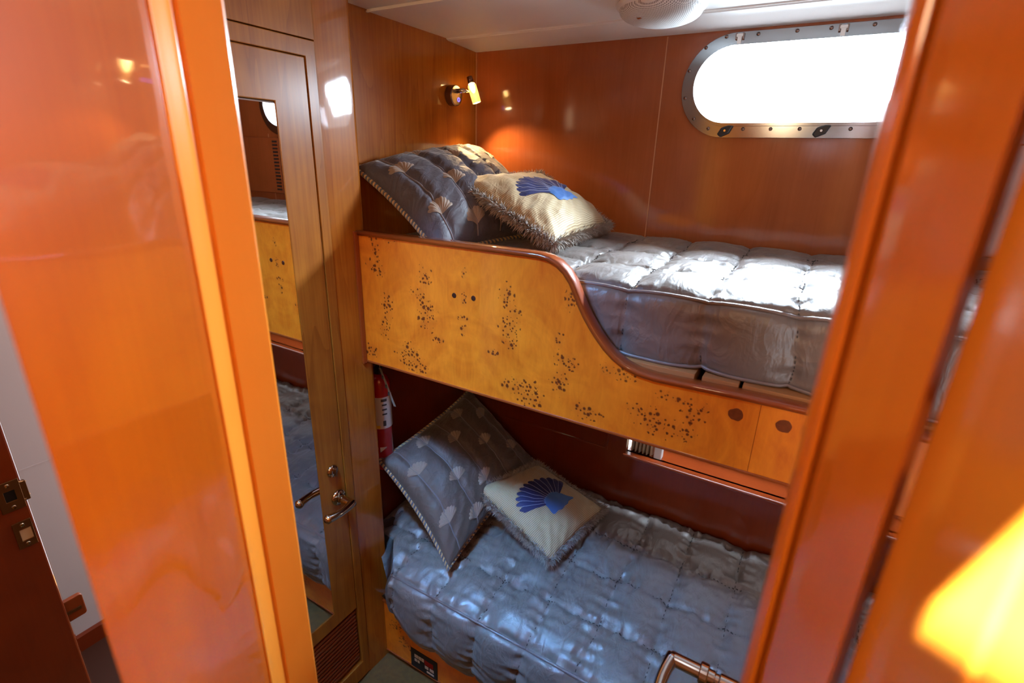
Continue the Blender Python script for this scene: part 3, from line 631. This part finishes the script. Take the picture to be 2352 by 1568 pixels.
def applique(cu, name, center, size, rot, mat, parent, n=9, ribs=0.0, spread=1.15, thick=0.0022, rings=7):
    out = fan_outline(n, spread)[1:]; bm = nb(); G = []
    for k in range(rings+1):
        r = k/rings; pts = [(x*r, y*r) for x, y in out]
        offs = on_cushion(cu, center, size, rot, pts, thick)
        row = []
        for i, p in enumerate(offs):
            t = i/(len(out)-1); e = ribs*abs(math.sin(PI*t*n))*r*(1 if k < rings else 0)-(thick*1.2 if k == rings else 0)
            row.append(bm.verts.new(p+cu.n*e))
        G.append(row)
    for a, c in zip(G, G[1:]):
        for i in range(len(a)-1): bm.faces.new((a[i], a[i+1], c[i+1], c[i]))
    return link(name, bm, mat, parent, True)
def big_cushion(cu, label, mat, shells):
    e = empty('shell_cushion', sum(cu.c, Vector())/4); e.location.z = min(c.z for c in cu.c); tag(e, label, 'cushion')
    cu.body('cushion_body', mat, e, 90)
    for l in cu.lines:
        bm = nb(); tube(bm, [cu.S(0.015+0.97*i/60, l+0.006*math.sin(i*0.21+l*9), 1, 0.0008) for i in range(61)], 0.0021, 6); link('piped_line', bm, M['stitch2'], e, True)
    for u, v in shells:
        applique(cu, 'embroidered_shell', (u+0.03, v), 0.045, 0.25*random.uniform(-1, 1), M['embroid'], e, n=9, ribs=0.0022, spread=1.25, rings=4)
    n = 1400; A = []; B = []; N2 = 130
    rimp = [cu.rim(i/n) for i in range(n)]; cen = sum(cu.c, Vector())/4
    for i in range(n):
        p = rimp[i]; o_ = (p-cen).normalized(); t = (rimp[(i+1) % n]-rimp[i-1]).normalized(); s_ = t.cross(o_).normalized(); a = i/n*2*PI*N2
        A.append(p+o_*(0.003+0.0034*math.cos(a))+s_*0.0034*math.sin(a)); B.append(p+o_*(0.003-0.0034*math.cos(a))-s_*0.0034*math.sin(a))
    c1 = link('cord_trim', tube(nb(), A, 0.0034, 5, closed=True), M['cordA'], e, True); c2 = link('cord_trim', tube(nb(), B, 0.0034, 5, closed=True), M['cordB'], e, True)
    return e
def small_cushion(cu, label, center=(0.62, 0.53)):
    e = empty('fringed_cushion', sum(cu.c, Vector())/4); e.location.z = min(c.z for c in cu.c); tag(e, label, 'cushion')
    cu.body('cushion_body', M['stripe'], e, 80)
    applique(cu, 'shell_applique', center, 0.138, 0.12, M['navy'], e, n=12, ribs=0.0009, spread=1.15, thick=0.0022, rings=10)
    bm = nb()
    for k in range(1, 12):
        a = -1.15+2.3*k/12; tube(bm, on_cushion(cu, center, 0.138, 0.12, [(-r*0.1*math.cos(a)*0.97*(0.86+0.14*math.cos(a*.9)), r*0.1*math.sin(a)*0.97*(0.86+0.14*math.cos(a*.9))) for r in range(2, 11)], 0.0034), 0.0007, 5)
    link('rib_stitching', bm, M['rib'], e)
    hinge = [(-0.34, -0.10), (-0.36, 0.10), (-0.26, 0.26), (-0.08, 0.30), (0.10, 0.36), (0.22, 0.46), (0.26, 0.36), (0.20, 0.22), (0.27, 0.16), (0.24, 0.02), (0.28, -0.10), (0.20, -0.18), (0.24, -0.34), (0.12, -0.36), (-0.06, -0.30), (-0.24, -0.26)]
    # rings toward the centroid so the patch follows the bulge
    bm = nb(); cx = sum(p[0] for p in hinge)/len(hinge); cy = sum(p[1] for p in hinge)/len(hinge); sm = []
    for i in range(len(hinge)):
        p0, p1, p2 = hinge[i-1], hinge[i], hinge[(i+1) % len(hinge)]
        sm += [((p0[0]+6*p1[0]+p2[0])/8, (p0[1]+6*p1[1]+p2[1])/8), ((p1[0]+p2[0])/2, (p1[1]+p2[1])/2)]
    G = []
    for k in range(1, 6):
        r = k/5; G.append([bm.verts.new(p) for p in on_cushion(cu, center, 0.138, 0.12, [(cx+(x-cx)*r, cy+(y-cy)*r) for x, y in sm], 0.0048 if k < 5 else 0.0015)])
    for a, c in zip(G, G[1:]):
        for i in range(len(a)): bm.faces.new((a[i], a[(i+1) % len(a)], c[(i+1) % len(a)], c[i]))
    bm.faces.new(G[0]); link('hinge_applique', bm, M['blue'], e, True)
    # thick loop fringe around the rim
    bm = nb(); cen = sum(cu.c, Vector())/4; n = 8500
    for i in range(n):
        t = i/n+random.uniform(-0.5, 0.5)/n; p = cu.rim(t); q = cu.rim(t+0.002); o_ = (p-cen).normalized(); tg = (q-p).normalized(); nn = cu.n
        ang = random.gauss(0.25, 0.75); d = (o_*math.cos(ang)+nn*math.sin(ang)+tg*random.uniform(-0.55, 0.55)).normalized(); Lh = random.uniform(0.018, 0.034)
        s_ = d.cross(tg).normalized() if random.random() < 0.5 else tg; wd = random.uniform(0.0009, 0.0017); b0 = p-o_*0.004
        m_ = b0+d*Lh*0.6+nn*random.uniform(-.003, .003); e_ = b0+d*Lh+Vector((0, 0, -0.003))+tg*random.uniform(-.004, .004)
        v = [bm.verts.new(x) for x in (b0-s_*wd, b0+s_*wd, m_+s_*wd, m_-s_*wd, e_)]
        bm.faces.new(v[:4]); bm.faces.new((v[3], v[2], v[4]))
    fr_ = link('fringe', bm, M['fringe'], e, recalc=False); fr_['kind'] = 'stuff'
    return e
LN = (0.10, 0.29, 0.48, 0.67, 0.86)
SH = [(0.28, 0.10), (0.74, 0.10), (0.12, 0.29), (0.55, 0.29), (0.90, 0.29), (0.28, 0.48), (0.74, 0.48), (0.12, 0.67), (0.50, 0.67), (0.28, 0.86), (0.72, 0.86)]
# big cushions: L = upper near corner, T = upper far corner, R = lower far corner, B = lower near corner
UB = Cushion((-1.128, 1.050, -0.034), (-1.110, 1.600, 0.036), (-0.750, 1.54, -0.225), (-0.845, 1.052, -0.240), 0.112, 1, LN, 2.0, hb=0.010)
big_cushion(UB, 'slate cushion with tan embroidered shells and cord edge leaning on the upper end wall', M['cush'], SH)
LB = Cushion((-1.135, 1.075, -0.985), (-1.135, 1.600, -0.925), (-0.80, 1.59, -1.15), (-0.815, 1.035, -1.255), 0.098, 1, LN, 5.0, hb=0.012)
big_cushion(LB, 'taupe cushion with embroidered shells and gold cord in the lower bunk corner', M['cush2'], SH)
US = Cushion((-0.925, 1.225, -0.064), (-0.800, 1.520, -0.050), (-0.585, 1.600, -0.196), (-0.580, 1.195, -0.206), 0.066, 1, (), 8.0, 0.05, hb=0.018)
small_cushion(US, 'small cream cushion with blue shell and grey fringe on the upper bunk')
LS = Cushion((-0.870, 1.255, -1.105), (-0.745, 1.500, -1.095), (-0.480, 1.540, -1.215), (-0.540, 1.215, -1.235), 0.062, 1, (), 13.0, 0.05, hb=0.018)
small_cushion(LS, 'small cream cushion with blue shell and brown fringe on the lower bunk')

# ================================================================ reading lamp on the end wall
rl = empty('reading_lamp', (-1.14, 1.500, 0.19)); tag(rl, 'lit glass-tube reading lamp with blue ring switch on the end wall', 'lamp')
link('base', lathe(nb(), [(0.0, 0), (0.031, 0), (0.032, 0.002), (0.032, 0.024), (0.030, 0.027), (0.0, 0.027)], (-1.14, 1.500, 0.193), (1, 0, 0), 40), M['bronze'], rl, False, bevel=0.001)
bm = nb(); tube(bm, [(-1.1125, 1.509+0.0055*math.cos(a), 0.181+0.0055*math.sin(a)) for a in [2*PI*i/24 for i in range(24)]], 0.0016, 6, closed=True); link('switch_ring', bm, M['blue_led'], rl)
link('arm', tube(nb(), [(-1.115, 1.508, 0.207), (-1.095, 1.512, 0.208), (-1.090, 1.522, 0.207), (-1.086, 1.530, 0.206)], [0.008, 0.008, 0.005, 0.003], 12), M['chrome'], rl, True)
cA = Vector((-1.084, 1.541, 0.232)); cB = Vector((-1.066, 1.548, 0.174)); ax = (cB-cA).normalized(); LL = (cB-cA).length
link('cap', lathe(nb(), [(0.0, -0.022), (0.009, -0.022), (0.0105, -0.002), (0.0, -0.002)], cA, ax, 24), M['bronze'], rl, True)
link('glass_tube', lathe(nb(), [(0.010, 0.0), (0.0145, 0.006), (0.0145, LL), (0.0125, LL), (0.0125, 0.007), (0.009, 0.003)], cA, ax, 28), M['lamp_glass'], rl, True)
link('bulb', lathe(nb(), [(0.0, 0.001), (0.008, 0.002), (0.010, 0.014), (0.006, 0.020), (0.0, 0.022)], cA, ax, 20), M['bulb'], rl, True)
link('lens', lathe(nb(), [(0.0, LL-0.004), (0.0115, LL-0.004), (0.0115, LL-0.001), (0.0, LL)], cA, ax, 24), M['bulb'], rl, True)
l = bpy.data.lights.new('reading_lamp_light', 'SPOT'); l.energy = 9; l.color = (1, 0.66, 0.30); l.spot_size = math.radians(120); l.spot_blend = 0.6; l.shadow_soft_size = 0.012
o = bpy.data.objects.new('reading_lamp_light', l); C.objects.link(o); o.location = cB+ax*0.004; o.rotation_euler = Vector((0.35, -0.05, -0.9)).to_track_quat('-Z', 'Y').to_euler()

# ================================================================ ceiling speaker
sk = empty('ceiling_speaker', (-0.425, 1.385, 0.3575)); tag(sk, 'round white perforated speaker dome on the ceiling above the upper bunk', 'speaker')
link('speaker_rim', lathe(nb(), [(0.0, 0), (0.103, 0), (0.106, 0.004), (0.103, 0.010), (0.097, 0.012), (0.0, 0.012)], (-0.425, 1.385, 0.3575), (0, 0, -1), 56), M['white_plastic'], sk, True)
link('speaker_grille', lathe(nb(), [(0.0975*math.cos(a), 0.010+0.036*math.sin(a)**0.8) for a in [PI/2*i/14 for i in range(15)]], (-0.425, 1.385, 0.3575), (0, 0, -1), 56), M['grille'], sk, True)
link('badge', box(nb(), (-0.462, 1.322, 0.318), (-0.450, 1.334, 0.3245)), M['chrome'], sk, bevel=0.001)

# ================================================================ fire extinguisher and its tag
fx = empty('fire_extinguisher', (-1.154, 1.12, -1.03)); tag(fx, 'red fire extinguisher with white label on the lower end wall', 'fire extinguisher')
EX = (-1.156, 1.115)
link('cylinder', lathe(nb(), [(0.0, -1.035), (0.030, -1.035), (0.036, -1.025), (0.036, -0.715), (0.034, -0.70), (0.025, -0.685), (0.014, -0.678), (0.0, -0.678)], (EX[0], EX[1], 0), (0, 0, 1), 36), M['red'], fx, True)
link('valve', lathe(nb(), [(0.0, -0.68), (0.013, -0.68), (0.013, -0.655), (0.008, -0.65), (0.008, -0.63), (0.0, -0.63)], (EX[0], EX[1], 0), (0, 0, 1), 16), M['black'], fx)
link('squeeze_lever', tube(nb(), [(EX[0], EX[1]-0.02, -0.632), (EX[0], EX[1]+0.03, -0.628), (EX[0]+0.005, EX[1]+0.07, -0.618)], 0.006, 8), M['black'], fx, True)
def wrap(a0, a1, z0, z1, r, name, mat, parent, cut=0):
    bm = nb(); n = 14; A = []
    for i in range(n+1):
        a = math.radians(a0+(a1-a0)*i/n); zz = z0+cut*(i/n)*(z1-z0)
        A.append((bm.verts.new((EX[0]+r*math.cos(a), EX[1]+r*math.sin(a), zz)), bm.verts.new((EX[0]+r*math.cos(a), EX[1]+r*math.sin(a), z1))))
    for p, q in zip(A, A[1:]): bm.faces.new((p[0], q[0], q[1], p[1]))
    return link(name, bm, mat, parent, True)
lab = wrap(-75, 75, -0.868, -0.752, 0.0364, 'label', M['paper'], fx)
wrap(-42, -10, -0.768, -0.758, 0.0367, 'label_heading', M['ink'], lab)
for z in (-0.783, -0.800, -0.817): wrap(-38, -12, z, z+0.006, 0.0367, 'label_print', M['ink'], lab)
wrap(-36, -20, -0.858, -0.838, 0.0367, 'label_pictogram', M['ink'], lab); wrap(-72, -52, -0.866, -0.855, 0.0367, 'label_colour_bar', M['yellow'], lab)
wrap(-60, -25, -0.958, -0.938, 0.0367, 'triangle_sticker', M['paper'], fx, cut=0.9)
tg = empty('inspection_tag', (-1.10, 1.085, -0.77)); tag(tg, 'thin white paper tag hanging beside the fire extinguisher', 'tag')
bm = nb(); P_ = [(-1.118, 1.085, -0.640), (-1.095, 1.086, -0.690), (-1.075, 1.088, -0.740), (-1.066, 1.090, -0.765)]; A = []
for x, y, z in P_: A.append((bm.verts.new((x-0.007, y+0.002, z-0.002)), bm.verts.new((x+0.007, y-0.002, z+0.002))))
for p, q in zip(A, A[1:]): bm.faces.new((p[0], p[1], q[1], q[0]))
bmesh.ops.solidify(bm, geom=bm.faces[:], thickness=0.0008); tp = link('tag_paper', bm, M['paper'], tg)
bm = nb()
for t in (0.25, 0.5, 0.7): x = -1.118+0.05*t; z = -0.640-0.115*t; box(bm, (x-0.003, 1.0815, z-0.006), (x+0.003, 1.0825, z+0.006))
link('tag_print', bm, M['ink'], tp)
link('tag_string', tube(nb(), [(-1.118, 1.086, -0.638), (-1.135, 1.10, -0.628), (-1.15, 1.112, -0.634)], 0.0012, 6), M['paper'], tg)

# ================================================================ niche contents, louvred vent
cu_ = empty('niche_curtain', (-0.41, 1.70, -1.022)); tag(cu_, 'cream pleated curtain bunched in the dark wall niche', 'curtain')
bm = nb(); prof = [(-0.450+0.085*i/48, 1.688+0.009*math.cos(i/48*2*PI*6)) for i in range(49)]; prism(bm, prof+[(x, y+0.012) for x, y in reversed(prof)], [], fXY, -1.021, -0.74); link('pleats', bm, M['cream'], cu_, True)
bxo = empty('small_box', (-0.345, 1.69, -1.022)); tag(bxo, 'small white block beside the cream pleated curtain in the niche', 'box')
link('block', box(nb(), (-0.358, 1.675, -1.022), (-0.330, 1.705, -0.955)), M['white_plastic'], bxo, bevel=0.003)
vt = empty('wall_vent', (0.32, YW-0.004, -0.18)); tag(vt, 'slotted wooden vent on the hull wall, seen in the mirror', 'vent')
link('vent_frame', box(nb(), (0.083, YW-0.010, -0.19), (0.47, YW-0.001, 0.065)), M['cherry_wall'], vt, bevel=0.003)
for x in (0.092, 0.385):
    bm = nb()
    for k in range(15): box(bm, (x, YW-0.0115, -0.175+k*0.0155), (x+0.035, YW-0.0095, -0.167+k*0.0155))
    link('vent_slots', bm, M['black'], vt)
